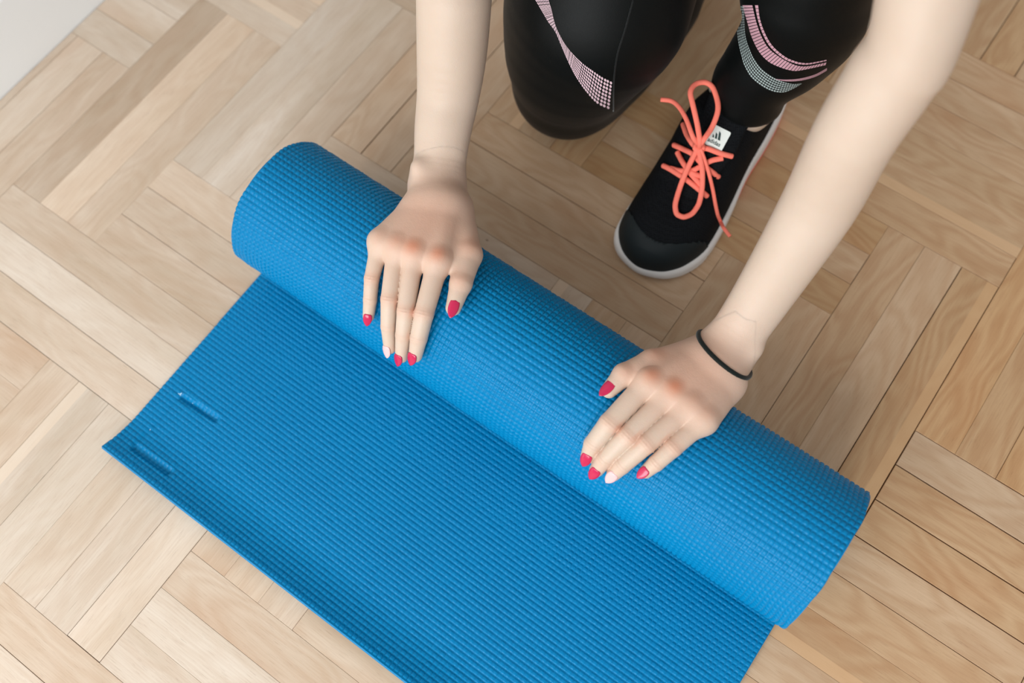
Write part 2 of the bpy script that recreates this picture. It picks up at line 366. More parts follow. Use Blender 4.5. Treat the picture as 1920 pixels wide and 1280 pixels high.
def surface(f, lo, hi, h, lip=1.6, newton=2):
    """zero surface of f inside a box, as quads (surface nets on the blocks near the surface)"""
    B = 8; lo = np.asarray(lo, float); hi = np.asarray(hi, float)
    nb = np.ceil((hi - lo) / (h * B)).astype(int); N = nb * B + 1
    bi = np.stack(np.meshgrid(*[np.arange(k) for k in nb], indexing='ij'), -1).reshape(-1, 3)
    cen = (lo + (bi + .5) * B * h).astype(f32)
    dc = np.concatenate([f(c) for c in np.array_split(cen, max(1, len(cen) // 200000))])
    near = np.abs(dc) < B * h * .87 * lip + 2 * h
    D = np.repeat(np.repeat(np.repeat(np.where(dc > 0, 1., -1.).astype(f32).reshape(nb), B, 0), B, 1), B, 2)
    D = np.pad(D, ((0, 1),) * 3, mode='edge')
    act = bi[near]; off = np.stack(np.meshgrid(*[np.arange(B + 1)] * 3, indexing='ij'), -1).reshape(-1, 3)
    for ch in np.array_split(act, max(1, len(act) // 400)):
        if len(ch) == 0: continue
        ix = (ch[:, None, :] * B + off[None]).reshape(-1, 3); val = f((lo + ix * h).astype(f32)); D[ix[:, 0], ix[:, 1], ix[:, 2]] = val
    S = D < 0; cnt = np.zeros(tuple(N - 1), np.int8)
    sl = [slice(None, -1), slice(1, None)]
    for a in (0, 1):
        for b in (0, 1):
            for c in (0, 1): cnt += S[sl[a], sl[b], sl[c]]
    cells = np.argwhere((cnt > 0) & (cnt < 8)); idx = -np.ones(tuple(N - 1), np.int32); idx[tuple(cells.T)] = np.arange(len(cells))
    acc = np.zeros((len(cells), 3)); num = np.zeros(len(cells))
    cor = [(a, b, c) for a in (0, 1) for b in (0, 1) for c in (0, 1)]
    for p in cor:
        for ax in range(3):
            if p[ax] == 0:
                q = list(p); q[ax] = 1
                d0 = D[tuple((cells + p).T)]; d1 = D[tuple((cells + q).T)]; m = (d0 < 0) != (d1 < 0)
                t = d0[m] / (d0[m] - d1[m]); pt = np.tile(np.array(p, float), (m.sum(), 1)); pt[:, ax] = t; acc[m] += pt; num[m] += 1
    V = lo + (cells + acc / num[:, None]) * h; F = []
    for ax in range(3):
        a1, a2 = (ax + 1) % 3, (ax + 2) % 3; s0 = [slice(None)] * 3; s1 = [slice(None)] * 3; s0[ax] = slice(None, -1); s1[ax] = slice(1, None)
        s0[a1] = s1[a1] = slice(1, -1); s0[a2] = s1[a2] = slice(1, -1)
        A, Bq = S[tuple(s0)], S[tuple(s1)]; e = np.argwhere(A != Bq); neg = A[tuple(e.T)]
        e[:, a1] += 1; e[:, a2] += 1; c = []
        for (o1, o2) in ((1, 1), (0, 1), (0, 0), (1, 0)):
            g = e.copy(); g[:, a1] -= o1; g[:, a2] -= o2; c.append(idx[tuple(g.T)])
        q = np.stack(c, 1); q[~neg] = q[~neg][:, ::-1]; F.append(q)
    F = np.concatenate(F); F = F[(F >= 0).all(1)]
    for _ in range(newton):
        e = h * .25; V32 = V.astype(f32); d = f(V32); g = np.zeros_like(V)
        for s in ((1, 1, 1), (1, -1, -1), (-1, 1, -1), (-1, -1, 1)): g += np.array(s) * f((V + np.array(s) * e).astype(f32))[:, None]
        g /= 4 * e; gn = (g * g).sum(1) + 1e-6; st = g * (d / gn)[:, None]; L = np.linalg.norm(st, axis=1)[:, None]; V = V - st * np.minimum(1, h * .6 / (L + 1e-9))
    return V, F
def chunks(f, boxes):
    """boxes: (lo, hi, h) finest first; each later one leaves out what the earlier ones cover"""
    Vs, Fs, off, done = [], [], 0, []
    for lo, hi, h in boxes:
        lo = np.array(lo); hi = np.array(hi); V, F = surface(f, lo, hi, h); c = V[F].mean(1); keep = ((c > lo) & (c < hi)).all(1)
        for l2, h2 in done: keep &= ~((c > l2 + .0009).all(1) & (c < h2 - .0009).all(1))
        Vs.append(V); Fs.append(F[keep] + off); off += len(V); done.append((lo, hi))
    V = np.concatenate(Vs); F = np.concatenate(Fs); used = np.unique(F); mp = -np.ones(len(V), int); mp[used] = np.arange(len(used)); return V[used], mp[F]

# ------------------------------------------------------------------ the person: joints
def hand(fingers, carpus, thumb, wrist, extra=None):
    H = {'fingers': [], 'thumb': None, 'wrist': wrist}
    for (pts, offs, rad) in fingers: H['fingers'].append(([on_roll(x, y, o) for (x, y), o in zip(pts, offs)], rad))
    H['carpus'] = [at(x, y, z) for x, y, z in carpus]
    H['thumb'] = ([at(*thumb[0][0])] + [on_roll(x, y, o) for x, y, o in thumb[0][1:]], thumb[1]); return H
OF = (.0150, .0108, .0082, .0066)
h1 = hand([([(822, 489), (795, 588), (785, 634), (779, 666)], OF, (.0104, .0088, .0077, .0062)),
           ([(776, 474), (761, 583), (756, 628), (753, 668)], OF, (.0100, .0081, .0070, .0058)),
           ([(745, 463), (730, 561), (728, 612), (731, 652)], OF, (.0098, .0078, .0068, .0056)),
           ([(714, 452), (697, 522), (694, 562), (691, 593)], (.0125, .0092, .0070, .0055), (.0092, .0069, .0062, .0052))],
          [(842, 384, .147), (822, 380, .150), (803, 384, .149), (785, 392, .144)],
          ([(861, 388, .134), (879, 478, .0135), (864, 532, .0105), (850, 577, .0078)], (.0125, .0118, .0096, .0068)),
          at(820, 345, .138))
h2 = hand([([(1216, 716), (1143, 793), (1112, 833), (1103, 854)], OF, (.0104, .0091, .0080, .0064)),
           ([(1258, 738), (1177, 817), (1133, 862), (1119, 880)], OF, (.0102, .0087, .0074, .0062)),
           ([(1294, 762), (1212, 832), (1166, 873), (1151, 888)], OF, (.0100, .0084, .0072, .0060)),
           ([(1320, 786), (1262, 839), (1230, 868), (1211, 884)], (.0125, .0092, .0072, .0056), (.0096, .0079, .0069, .0056))],
          [(1318, 668, .141), (1335, 683, .144), (1350, 699, .142), (1363, 716, .136)],
          ([(1296, 664, .130), (1222, 681, .0140), (1170, 703, .0105), (1142, 731, .0078)], (.0128, .0116, .0096, .0068)),
          at(1361, 658, .134))
AXIS_P = AX * ROLL_U + np.array([0, 0, ROLL_R])
def radial(p):
    w = np.asarray(p) - AXIS_P; w = w - BX * (w @ BX); return nrm(w)
# arms: centre line and radius from the wrist up
def way(L, k): return [at(x, y, z) for x, y, z, r in L], [r for x, y, z, r in L]
A1, R1 = way([(820, 345, .138, .0252), (825, 300, .147, .0242), (831, 240, .160, .0262), (840, 180, .175, .0284), (847, 100, .205, .0312), (851, 0, .245, .0326), (853, -90, .278, .0330)], 0)
A2, R2 = way([(1361, 658, .134, .0242), (1385, 622, .147, .0232), (1439, 540, .177, .0250), (1534, 387, .242, .0295), (1602, 254, .315, .0300), (1676, 138, .365, .0308), (1724, 44, .400, .0306)], 0)
el1, el2 = A1[-1], A2[4]
sh2 = A2[-1] + nrm(A2[-1] - A2[-3]) * .14 + np.array([-.02, .06, .02]); sh1 = sh2 + np.array([-.315, .03, .01])
A1 += [A1[-1] * .5 + sh1 * .5 + [0, .02, 0], sh1]; R1 += [.036, .046]; A2 += [sh2]; R2 += [.044]
UP = np.array([0, 0, 1.0])
fa1 = nrm(el1 - h1['wrist']); fa2 = nrm(el2 - h2['wrist'])
def across(ax, n0): n = np.asarray(n0) - ax * (ax @ n0); return nrm(n)
wn1 = across(fa1, np.array([0, -.35, 1.0])); wn2 = across(fa2, np.array([0, -.35, 1.0]))
# legs
T0 = np.array([.135, .433, 0]); DS = nrm([.53, .848, 0]); NS = np.array([DS[1], -DS[0], 0])   # shoe frame: toe, towards the heel, outwards
def shoe(s, p, z=0.0): return T0 + DS * s + NS * p + np.array([0, 0, z])
ankle = shoe(.188, .018, .088)
SL, SLr = way([(1402, 192, .098, .0325), (1412, 150, .128, .0362), (1460, 100, .160, .0420), (1499, 50, .190, .0490), (1516, 8, .215, .0540), (1532, -70, .255, .0560)], 0)
kneeL = SL[-1] + nrm(SL[-1] - SL[1]) * .20
KT, KTr = way([(1068, 158, .055, .0510), (1078, 105, .112, .0655), (1106, 35, .160, .0790), (1132, -60, .205, .0870)], 0)
KS, KSr = way([(1062, 160, .053, .0500), (1122, 118, .054, .0530), (1188, 42, .054, .0520), (1250, -50, .052, .0480)], 0)
kneeR = KT[0]; hipR = KT[-1] + nrm(np.array([.04, .27, .20])) * .24; ankR = KS[-1] + nrm(KS[-1] - KS[1] + [0, .1, 0]) * .20; ankR[2] = .045
hipL = hipR + np.array([.20, .02, .01]); pelv = (hipR + hipL) / 2 + [0, .03, .05]
chest = (sh1 + sh2) / 2 + np.array([0, .05, -.03]); head = (sh1 + sh2) / 2 + np.array([0, -.085, .175])

HT = math.radians(-38); HR = np.array([[1, 0, 0], [0, math.cos(HT), -math.sin(HT)], [0, math.sin(HT), math.cos(HT)]]).T.astype(np.float32)   # the head looks down at the mat
def hand_sdf(P, H, fa, wn):
    w = H['wrist']; palm = None
    for (J, R), c in zip(H['fingers'], H['carpus']):
        d = limb(P, c, J[0], .0125, R[0] * 1.0); palm = d if palm is None else smin(palm, d, .013)
        pad = J[0] - radial(J[0]) * .0035; cp = c - np.array([0, 0, .008]); palm = smin(palm, limb(P, cp, pad, .0125, .0095), .012)
    T, TR = H['thumb']
    th = smin(limb(P, T[0], T[1], TR[0], TR[1] * .98), limb(P, T[1], T[2], TR[1], TR[2]), .004); th = smin(th, limb(P, T[2], T[3], TR[2], TR[3]), .003)
    # thenar pad and the web of skin to the index knuckle
    web = limb(P, T[0] * .6 + H['carpus'][0] * .4, T[1] * .45 + H['fingers'][0][0][0] * .55 - [0, 0, .004], .0125, .0070)
    palm = smin(palm, web, .010)
    for c in H['carpus']: palm = smin(palm, limb(P, c, w, .0130, .0165, wn, 1.0, 1.25), .012)
    out = smin(palm, th, .007)
    for (J, R) in H['fingers']:
        kn = ball(P, J[0] + radial(J[0]) * .0006, R[0] * .95)
        d = smin(limb(P, J[0], J[1], R[0] * .94, R[1] * .97), limb(P, J[1], J[2], R[1] * .98, R[2]), .0012); d = smin(d, limb(P, J[2], J[3], R[2] * .99, R[3]), .0010)
        d = smin(d, kn, .003); out = np.minimum(out, smin(d, palm, .0065))
    return out
def chain(P, pts, rad, sub=5, n=None, ks=None, k=0):
    """a limb through many points: the radius and the squeeze vary smoothly along it"""
    C = catmull([np.append(p, r) for p, r in zip(pts, rad)], sub); K = None if ks is None else np.interp(np.linspace(0, 1, len(C)), np.linspace(0, 1, len(ks)), ks); d = None
    for i in range(len(C) - 1):
        e = limb(P, C[i][:3], C[i + 1][:3], C[i][3], C[i + 1][3], n, *( (K[i], K[i + 1]) if K is not None else (1.0, None))); d = e if d is None else (np.minimum(d, e) if k == 0 else smin(d, e, k))
    return d
def arm_sdf(P, A, R, wn, hk):
    d = chain(P, A, R, 4, wn, [1.42, 1.34, 1.2, 1.1] + [1.0] * (len(A) - 4))
    return smin(d, ball(P, hk, .0066), .010)
uln1 = h1['wrist'] + fa1 * .016 - across(fa1, np.array([1.0, 0, 0])) * .017 + wn1 * .008
uln2 = h2['wrist'] + fa2 * .016 + np.cross(fa2, wn2) * (.0185 if np.cross(fa2, wn2)[0] > 0 else -.0185) + wn2 * .004
bump_el = el2 + (h2['wrist'] - el2) * .02
def body_sdf(P):
    P = np.asarray(P, f32); out = np.full(len(P), 1.0, f32)
    def region(fn, lo, hi, m=.05):
        nonlocal out
        ins = ((P > np.asarray(lo) - m) & (P < np.asarray(hi) + m)).all(1)
        if ins.any(): out[ins] = fn(P[ins], out[ins])
    # trunk, neck, head
    def trunk(Q, o):
        d = limb(Q, pelv, chest, .120, .122, nrm(np.cross([1, .1, 0], chest - pelv)), 1.35, 1.25); d = smin(d, limb(Q, sh1 + [.03, .0, -.01], sh2 - [.03, 0, .01], .052, .052), .05)
        d = smin(d, limb(Q, (sh1 + sh2) / 2, head - [0, -.02, .05], .055, .050), .03)
        dn = d; Q = head + (Q - head) @ HR; d = np.full(len(Q), 1.0, f32)
        d = smin(d, ell(Q, head, (.072, .092, .088)), .02); d = smin(d, ell(Q, head + [0, -.055, -.055], (.048, .05, .05)), .025)
        d = smin(d, limb(Q, head + [0, -.088, -.01], head + [0, -.103, -.040], .007, .011), .012)
        for s in (-1, 1):
            d = smin(d, ell(Q, head + [s * .074, .005, -.025], (.010, .020, .030)), .006); d = smin(d, ball(Q, head + [s * .030, -.080, -.015], .013), .005)
        d = smin(d, ell(Q, head + [0, -.098, -.070], (.024, .009, .006)), .006); return smin(o, smin(dn, d, .025), .03)
    alllo = np.min([pelv - .25, chest - .25, head - .2], 0); allhi = np.max([pelv + .25, chest + .25, head + .2], 0); region(trunk, alllo, allhi)
    def a1(Q, o):
        d = arm_sdf(Q, A1, R1, wn1, uln1); d = smin(d, hand_sdf(Q, h1, fa1, wn1), .012); return smin(o, d, .03)
    def a2(Q, o):
        d = arm_sdf(Q, A2, R2, wn2, uln2); d = smin(d, hand_sdf(Q, h2, fa2, wn2), .012); return smin(o, d, .03)
    pts1 = [h1['wrist'], el1, sh1, h1['thumb'][0][3]] + [p for J, _ in h1['fingers'] for p in J]; pts2 = [h2['wrist'], el2, sh2, h2['thumb'][0][3]] + [p for J, _ in h2['fingers'] for p in J]
    region(a1, np.min(pts1 + A1, 0), np.max(pts1 + A1, 0)); region(a2, np.min(pts2 + A2, 0), np.max(pts2 + A2, 0))
    def legs(Q, o):
        d = chain(Q, KT + [hipR], [r - .014 for r in KTr] + [.075], 2); d = np.minimum(d, chain(Q, KS + [ankR], [r - .014 for r in KSr] + [.03], 2)); d = np.minimum(d, np.minimum(chain(Q, SL + [kneeL], [r - .006 for r in SLr] + [.040], 2), limb(Q, kneeL, hipL, .040, .075)))
        d = smin(d, limb(Q, SL[0], ankle - [0, 0, .03], .0255, .030), .012)
        d = smin(d, ball(Q, ankle + NS * .024 - [0, 0, .000], .012), .01); d = smin(d, ball(Q, ankle - NS * .026, .012), .01)
        d = smin(d, limb(Q, shoe(.200, .017, .050), shoe(.075, .008, .040), .020, .015), .012); d = smin(d, limb(Q, ankR, ankR + [.02, .03, .0], .03, .03), .02)
        return smin(o, d, .03)
    lp = [hipR, kneeR, ankR, hipL, kneeL, ankle, shoe(.05, 0, .03)]; region(legs, np.min(lp, 0) - .06, np.max(lp, 0) + .06)
    return out
def leg_sdf(P):
    P = np.asarray(P, f32)
    wr = .0011 * np.sin(P[:, 2] * 95 + P[:, 0] * 30) * np.exp(-((P[:, 2] - .135) / .03) ** 2) * (P[:, 0] > .18)
    # kneeling leg: thigh, knee cap, shin on the floor
    d = chain(P, KT + [hipR], KTr + [.100], 3, k=.010); d = smin(d, chain(P, KS + [ankR], KSr + [.036], 3, k=.010), .022); d = smin(d, ball(P, kneeR + [-.004, -.004, .008], .050), .012)
    # standing leg
    e = chain(P, SL + [kneeL], SLr + [.054], 3, k=.006); e = smin(e, limb(P, kneeL, hipL, .056, .098), .03) + wr
    hx = nrm(SL[1] - SL[0]); cut = -((P - (SL[0] + hx * .001)) @ hx.astype(f32)); near = np.sqrt(((P - np.asarray(SL[0], f32)) ** 2).sum(1)) < .10
    e = np.where(near, np.maximum(e, cut), e)
    d = smin(d, e, .02); d = smin(d, limb(P, hipR + [.02, 0, .03], hipL + [-.02, 0, .03], .105, .105), .04); d = smin(d, limb(P, pelv, pelv + (chest - pelv) * .25, .135, .132, nrm(np.cross([1, .1, 0], chest - pelv)), 1.3), .04)
    fl = -(P[:, 2] - .0012); return -smin(-d, -fl.astype(f32), .006)
# ------------------------------------------------------------------ person materials
def skin():
    m = M('skin', .48, .35); tc = m.n('ShaderNodeTexCoord').outputs['Object']
    nz = m.n('ShaderNodeTexNoise', Vector=tc, Scale=28.0, Detail=3.0).outputs[0]
    c = m.mix(nz, srgb(202, 180, 161), srgb(210, 191, 174))
    fl = m.n('ShaderNodeAttribute', _attribute_name='flush').outputs['Fac']
    c = m.mix(m.math('MULTIPLY', fl, 1.0, clamp=True), c, srgb(214, 136, 102))
    m.set('Base Color', c); m.set('Subsurface Weight', .18); m.b.inputs['Subsurface Radius'].default_value = (1.0, .35, .18); m.b.inputs['Subsurface Scale'].default_value = .006
    a = m.n('ShaderNodeTexVoronoi', Vector=tc, Scale=900.0).outputs['Distance']; b = m.n('ShaderNodeTexNoise', Vector=tc, Scale=260.0, Detail=4.0).outputs[0]
    m.bump(m.math('ADD', m.math('MULTIPLY', a, .4), b), .22, .0006); return m.m
skin_m = skin()
def fabric(name, col, rough=.75, scale=1400, sheen=.25):
    m = M(name, rough, .16); tc = m.n('ShaderNodeTexCoord').outputs['Object']; m.set('Base Color', col)
    m.set('Sheen Weight', sheen); m.set('Sheen Roughness', .4)
    n1 = m.n('ShaderNodeTexNoise', Vector=tc, Scale=float(scale), Detail=2.0).outputs[0]; m.bump(n1, .3, .0006); return m.m
leg_m = fabric('black_stretch_fabric', srgb(6, 9, 9), .5, 1600, .03)
person = empty('person', (.15, .75, 0))
tag(person, 'person in black patterned leggings kneeling on one knee, both hands pressing the rolled mat', 'person')
def box_of(pts, m): pts = np.array(pts); return pts.min(0) - m, pts.max(0) + m
def hpts(H): return [p for J, _ in H['fingers'] for p in J] + H['thumb'][0] + H['carpus'] + [H['wrist']]
b1 = box_of(hpts(h1), .020); b2 = box_of(hpts(h2), .020)
boxes = [b1 + (.00095,), b2 + (.00095,), box_of(A1[:7], .05) + (.0022,), box_of(A2[:7], .05) + (.0022,),
         box_of([ankle, SL[0]], .058) + (.002,), (np.array([-.42, .22, -.03]), np.array([.70, 1.25, 1.02]), .0065)]
V, F = chunks(body_sdf, boxes)
# knuckle creases, flush
flush = np.zeros(len(V))
for H, ks in ((h1, (.62, .62, .30, .18)), (h2, (.60, .66, .16, .22))):
    for (J, R), kf in zip(H['fingers'], ks):
        c = J[0] + radial(J[0]) * R[0]; flush += kf * np.exp(-((V - c) ** 2).sum(1) / .0075 ** 2)
        for jj, amp, rr in ((1, .22, .0062), (2, .12, .005)):
            ax = nrm(J[jj + 1] - J[jj - 1]); nd = nrm(radial(J[jj]) - ax * (radial(J[jj]) @ ax)); q = V - J[jj]; t = q @ ax; hgt = q @ nd; lat = np.linalg.norm(q - np.outer(t, ax) - np.outer(hgt, nd), axis=1)
            near = (np.abs(t) < .009) & (hgt > 0) & (hgt < R[jj] * 1.6) & (lat < R[jj] * 1.3)
            flush += amp * near * np.exp(-(t / rr) ** 2)
            g = near * np.exp(-(t / .0034) ** 2) * np.clip(1 - (lat / (R[jj] * 1.1)) ** 2, 0, 1)
            V = V - nd * (g * (.00022 + .00022 * np.cos(2 * math.pi * t / .0026)))[:, None]
        c = J[3]; flush += .18 * np.exp(-((V - c) ** 2).sum(1) / .008 ** 2)
    for c in H['thumb'][0][1:3]: flush += .30 * np.exp(-((V - c - radial(c) * .008) ** 2).sum(1) / .010 ** 2)
    flush += .40 * np.exp(-((V - (H['fingers'][1][0][0] * .5 + H['carpus'][1] * .5)) ** 2).sum(1) / .050 ** 2)
me = mesh('body', V, F); at_ = me.attributes.new('flush', 'FLOAT', 'POINT')
if len(me.vertices) == len(flush): at_.data.foreach_set('value', np.clip(flush, 0, 1).astype(np.float32))
body = link('body', me, person, skin_m)
# where the finer and coarser stretches of skin meet, both take their shading from the form itself
E_ = np.sort(np.concatenate([F[:, [0, 1]], F[:, [1, 2]], F[:, [2, 3]], F[:, [3, 0]]]), 1); ke, cnt_ = np.unique(E_[:, 0].astype(np.int64) * len(V) + E_[:, 1], return_counts=True); ke = ke[cnt_ == 1]
rimv = np.unique(np.concatenate([ke // len(V), ke % len(V)])); near_ = np.isin(F, rimv).any(1); rimv = np.unique(F[near_])
if len(me.vertices) == len(V):
    NV = np.zeros(len(V) * 3, np.float32); me.vertex_normals.foreach_get('vector', NV); NV = NV.reshape(-1, 3); g = np.zeros((len(rimv), 3))
    for s in ((1, 1, 1), (1, -1, -1), (-1, 1, -1), (-1, -1, 1)): g += np.array(s) * body_sdf((V[rimv] + np.array(s) * .0006).astype(f32))[:, None]
    NV[rimv] = g / (np.linalg.norm(g, axis=1)[:, None] + 1e-9); me.normals_split_custom_set_from_vertices([tuple(n) for n in NV.tolist()])
body_bvh = BVHTree.FromPolygons([tuple(v) for v in V], [tuple(int(i) for i in f) for f in F])
# fingernails
red = plain('crimson_nail_polish', srgb(196, 28, 78), .16, .6); pink = plain('pale_pink_nail_polish', srgb(240, 190, 190), .18, .6)
def nail(p0, p1, nd, r, L, wid, mat, roll=0.0):
    """almond nail on the back of a fingertip; p0 -> p1 the last bone"""
    ax = nrm(p1 - p0); nd = nrm(nd - ax * (nd @ ax)); sd = np.cross(ax, nd)
    if roll: c_, s_ = math.cos(roll), math.sin(roll); nd, sd = nd * c_ + sd * s_, sd * c_ - nd * s_
    base = p1 - ax * (L * .36); V, m, k = [], 11, 9
    for i in range(m):
        t = i / (m - 1); w = wid * (.80 + .20 * math.sin(min(t / .35, 1) * math.pi / 2)) * (1 - max(0, (t - .42) / .58) ** 1.9) ** .75 * (1 if t > 0 else .72) + 1e-5
        lift = r + .0007 - .0016 * max(0, t - .3)
        for j in range(k):
            y = -1 + 2 * j / (k - 1); V.append(base + ax * (t * L) + sd * (w * y) + nd * (lift - .30 * w * y * y * (1 - .3 * t)))
    V = np.array(V); F = grid_faces(m, k); V2 = V - nd * .0007; n = len(V)
    rim = [j for j in range(k)] + [i * k + k - 1 for i in range(1, m)] + [(m - 1) * k + j for j in range(k - 2, -1, -1)] + [i * k for i in range(m - 2, 0, -1)]
    R = np.array([(rim[i], rim[(i + 1) % len(rim)], rim[(i + 1) % len(rim)] + n, rim[i] + n) for i in range(len(rim))])
    me = mesh('fingernail', np.concatenate([V, V2]), np.concatenate([F, F[:, ::-1] + n, R])); return link('fingernail', me, person, mat)
for H, sgn in ((h1, 1), (h2, -1)):
    for q, (J, R) in enumerate(H['fingers']):
        o = nail(J[2], J[3], radial(J[3]), R[3], .0132 if q < 3 else .0122, R[3] * .76, pink if q == 2 else red, (-.45 if sgn > 0 else .25) * (q == 3) + .05 * sgn)
        tag(o, ('pale pink' if q == 2 else 'crimson') + ' almond-shaped fingernail')
    T, TR = H['thumb']; o = nail(T[2], T[3], radial(T[3]) + (np.array([.25, -.10, 0]) if sgn > 0 else np.array([-.35, .0, 0])), TR[3], .0165, TR[3] * .68, red); tag(o, 'crimson pointed thumbnail')

# leggings and their printed bands
V, F = surface(leg_sdf, (-.16, .44, -.01), (.56, 1.25, .66), .0038)
leggings = link('leggings', mesh('leggings', V, F), person, leg_m); tag(leggings, 'black stretch leggings with pink and white dotted bands')
leg_bvh = BVHTree.FromPolygons([tuple(v) for v in V], [tuple(int(i) for i in f) for f in F])
CP = Vector((0, 0, CAM_H))
def hit(bvh, px, py, off=.0003):
    d = Vector(ray(px, py)).normalized(); r = bvh.ray_cast(CP, d)
    if r[0] is None: return None
    return np.array(r[0]) + np.array(r[1]) * off
def curve(P, sc, ox, oy): return catmull([(x / sc + ox, y / sc + oy) for x, y in P], 12)
def resample(C, n):
    L = np.concatenate([[0], np.cumsum(np.linalg.norm(np.diff(C, axis=0), axis=1))]); t = np.linspace(0, L[-1], n); return np.stack([np.interp(t, L, C[:, k]) for k in range(2)], 1)
def put(polys, bvh, name, mat, parent, lift=.0003):
    V, F = [], []
    for poly in polys:
        pts = [hit(bvh, x, y, lift) for x, y in poly]
        if any(p is None for p in pts): continue
        if max(np.linalg.norm(p - pts[0]) for p in pts) > .022: continue
        if len(poly) == 4 and max(np.hypot(*(np.array(poly[k]) - poly[k - 1])) for k in range(4)) > 6:      # long bars follow the curve of the leg
            q = [np.array(p, float) for p in poly]; e = [[hit(bvh, *(q[0] + (q[1] - q[0]) * t), lift), hit(bvh, *(q[3] + (q[2] - q[3]) * t), lift)] for t in np.linspace(0, 1, 6)]
            if any(p is None for r in e for p in r): continue
            for r0, r1 in zip(e, e[1:]): F.append(tuple(range(len(V), len(V) + 4))[::-1]); V += [tuple(r0[0]), tuple(r1[0]), tuple(r1[1]), tuple(r0[1])]
            continue
        F.append(tuple(range(len(V), len(V) + len(pts)))[::-1]); V += [tuple(p) for p in pts]
    me = bpy.data.meshes.new(name); me.from_pydata(V, [], F); me.update(); return link(name, me, parent, mat, False)
def dots(Lc, Rc, n, minstep=1.5, fill=.40):
    A, B = resample(Lc, 200), resample(Rc, 200); out = []; t = 0.0
    while t < 199:
        i = int(t); a, b = A[i], B[i]; i2 = min(i + 1, 199); w = np.linalg.norm(b - a); st = max(w / n, minstep)
        stepv = (A[i2] - A[i] + B[i2] - B[i]) / 2; sl = np.linalg.norm(stepv) + 1e-6; stepv = stepv / sl; across_ = (b - a) / (w + 1e-6)
        for k in range(n):
            c = a + (b - a) * (k + .5) / n; la = np.linalg.norm((A[i2] - A[i]) * (1 - (k + .5) / n) + (B[i2] - B[i]) * (k + .5) / n) / sl; ra = w / n * fill; rb = st * .41 * min(1.15, max(.3, la))
            out.append([c + across_ * ra * math.cos(q) + stepv * rb * math.sin(q) for q in np.arange(8) * math.pi / 4])
        t += st / sl
    return out
def dashes(Lc, Rc, n, step, dl, fill=.3, slant=0.0, N=240):
    A, B = resample(Lc, N), resample(Rc, N); L = np.linalg.norm(np.diff((A + B) / 2, axis=0), axis=1).sum(); out = []; rows = int(L / step); g = lambda C, t: np.array([np.interp(t, np.arange(N), C[:, k]) for k in range(2)])
    for r in range(rows):
        for k in range(n):
            f0, f1 = (k + .5 - fill) / n, (k + .5 + fill) / n; t0 = (r + slant * (k / n)) / rows * (N - 1); t1 = t0 + dl / step / rows * (N - 1)
            if t1 >= N - 1: continue
            a0, b0, a1, b1 = g(A, t0), g(B, t0), g(A, t1 + 0), g(B, t1 + 0); out.append([a0 + (b0 - a0) * f0, a0 + (b0 - a0) * f1, a1 + (b1 - a1) * f1, a1 + (b1 - a1) * f0])
    return out
print_p = plain('pink_print', srgb(236, 205, 214), .5, .3); print_c = plain('rose_print', srgb(206, 160, 172), .5, .3); print_w = plain('silver_print', srgb(176, 190, 188), .45, .4)
c4 = (4.364, 900, 0); c5 = (5.817, 1260, 20)
KL = curve([(430, -40), (500, 80), (560, 180), (618, 262), (665, 372), (720, 500), (780, 620), (860, 740), (955, 845), (1062, 898)], *c4)
KR = curve([(550, -40), (585, 70), (608, 170), (640, 258), (715, 385), (830, 505), (940, 585), (1000, 625), (1060, 655), (1085, 668)], *c4)
o = put(dots(KL, KR, 8), leg_bvh, 'printed_dots', print_p, leggings); tag(o, 'pale pink dotted print fanning over the knee', kind='stuff')
PL = curve([(770, -60), (830, 150), (870, 285), (950, 445), (1050, 552), (1170, 612), (1290, 648), (1396, 650), (1680, 590)], *c5)
PR = curve([(880, -60), (925, 130), (985, 290), (1065, 415), (1190, 512), (1300, 572), (1396, 602), (1500, 600), (1690, 560)], *c5)
QL = curve([(905, -60), (935, 90), (990, 255), (1075, 400), (1215, 520), (1330, 570), (1400, 585), (1500, 585), (1690, 545)], *c5)
QR = curve([(945, -60), (965, 90), (1020, 245), (1105, 385), (1240, 500), (1350, 548), (1410, 562), (1500, 566), (1690, 530)], *c5)
TL = curve([(1130, 742), (1250, 748), (1396, 735), (1560, 690), (1690, 620)], *c5); TR_ = curve([(1130, 748), (1250, 768), (1396, 762), (1560, 720), (1690, 650)], *c5)
o = put(dashes(PL, PR, 1, 5.6, 4.4, .49, 0) + dashes(QL, QR, 1, 6.6, 5.6, .42) + dashes(TL, TR_, 1, 1.6, 1.1, .46), leg_bvh, 'printed_band', print_c, leggings); tag(o, 'rose pink ribbed print curving round the calf', kind='stuff')
WL = curve([(712, -60), (706, 130), (722, 330), (765, 520), (790, 600), (860, 722), (980, 822), (1100, 880), (1220, 890), (1330, 845), (1420, 790)], *c5)
WR = curve([(792, -60), (795, 130), (812, 300), (865, 450), (905, 530), (975, 625), (1070, 700), (1180, 758), (1290, 790), (1350, 796), (1430, 785)], *c5)
o = put(dashes(WL, WR, 6, 4.8, 3.5, .29, .6), leg_bvh, 'printed_dashes', print_w, leggings); tag(o, 'silvery dashed print curving round the calf', kind='stuff')
sp = [hit(leg_bvh, x, y, .0002) for x, y in catmull([(1187, 0), (1172, 55), (1158, 100), (1151, 150), (1150, 208)], 10)]
sp = [p for p in sp if p is not None]
if len(sp) > 4: tag(link('seam', tube_mesh('seam', sp, .0007, 6), leggings, fabric('seam_thread', srgb(17, 20, 20), .6)), None)
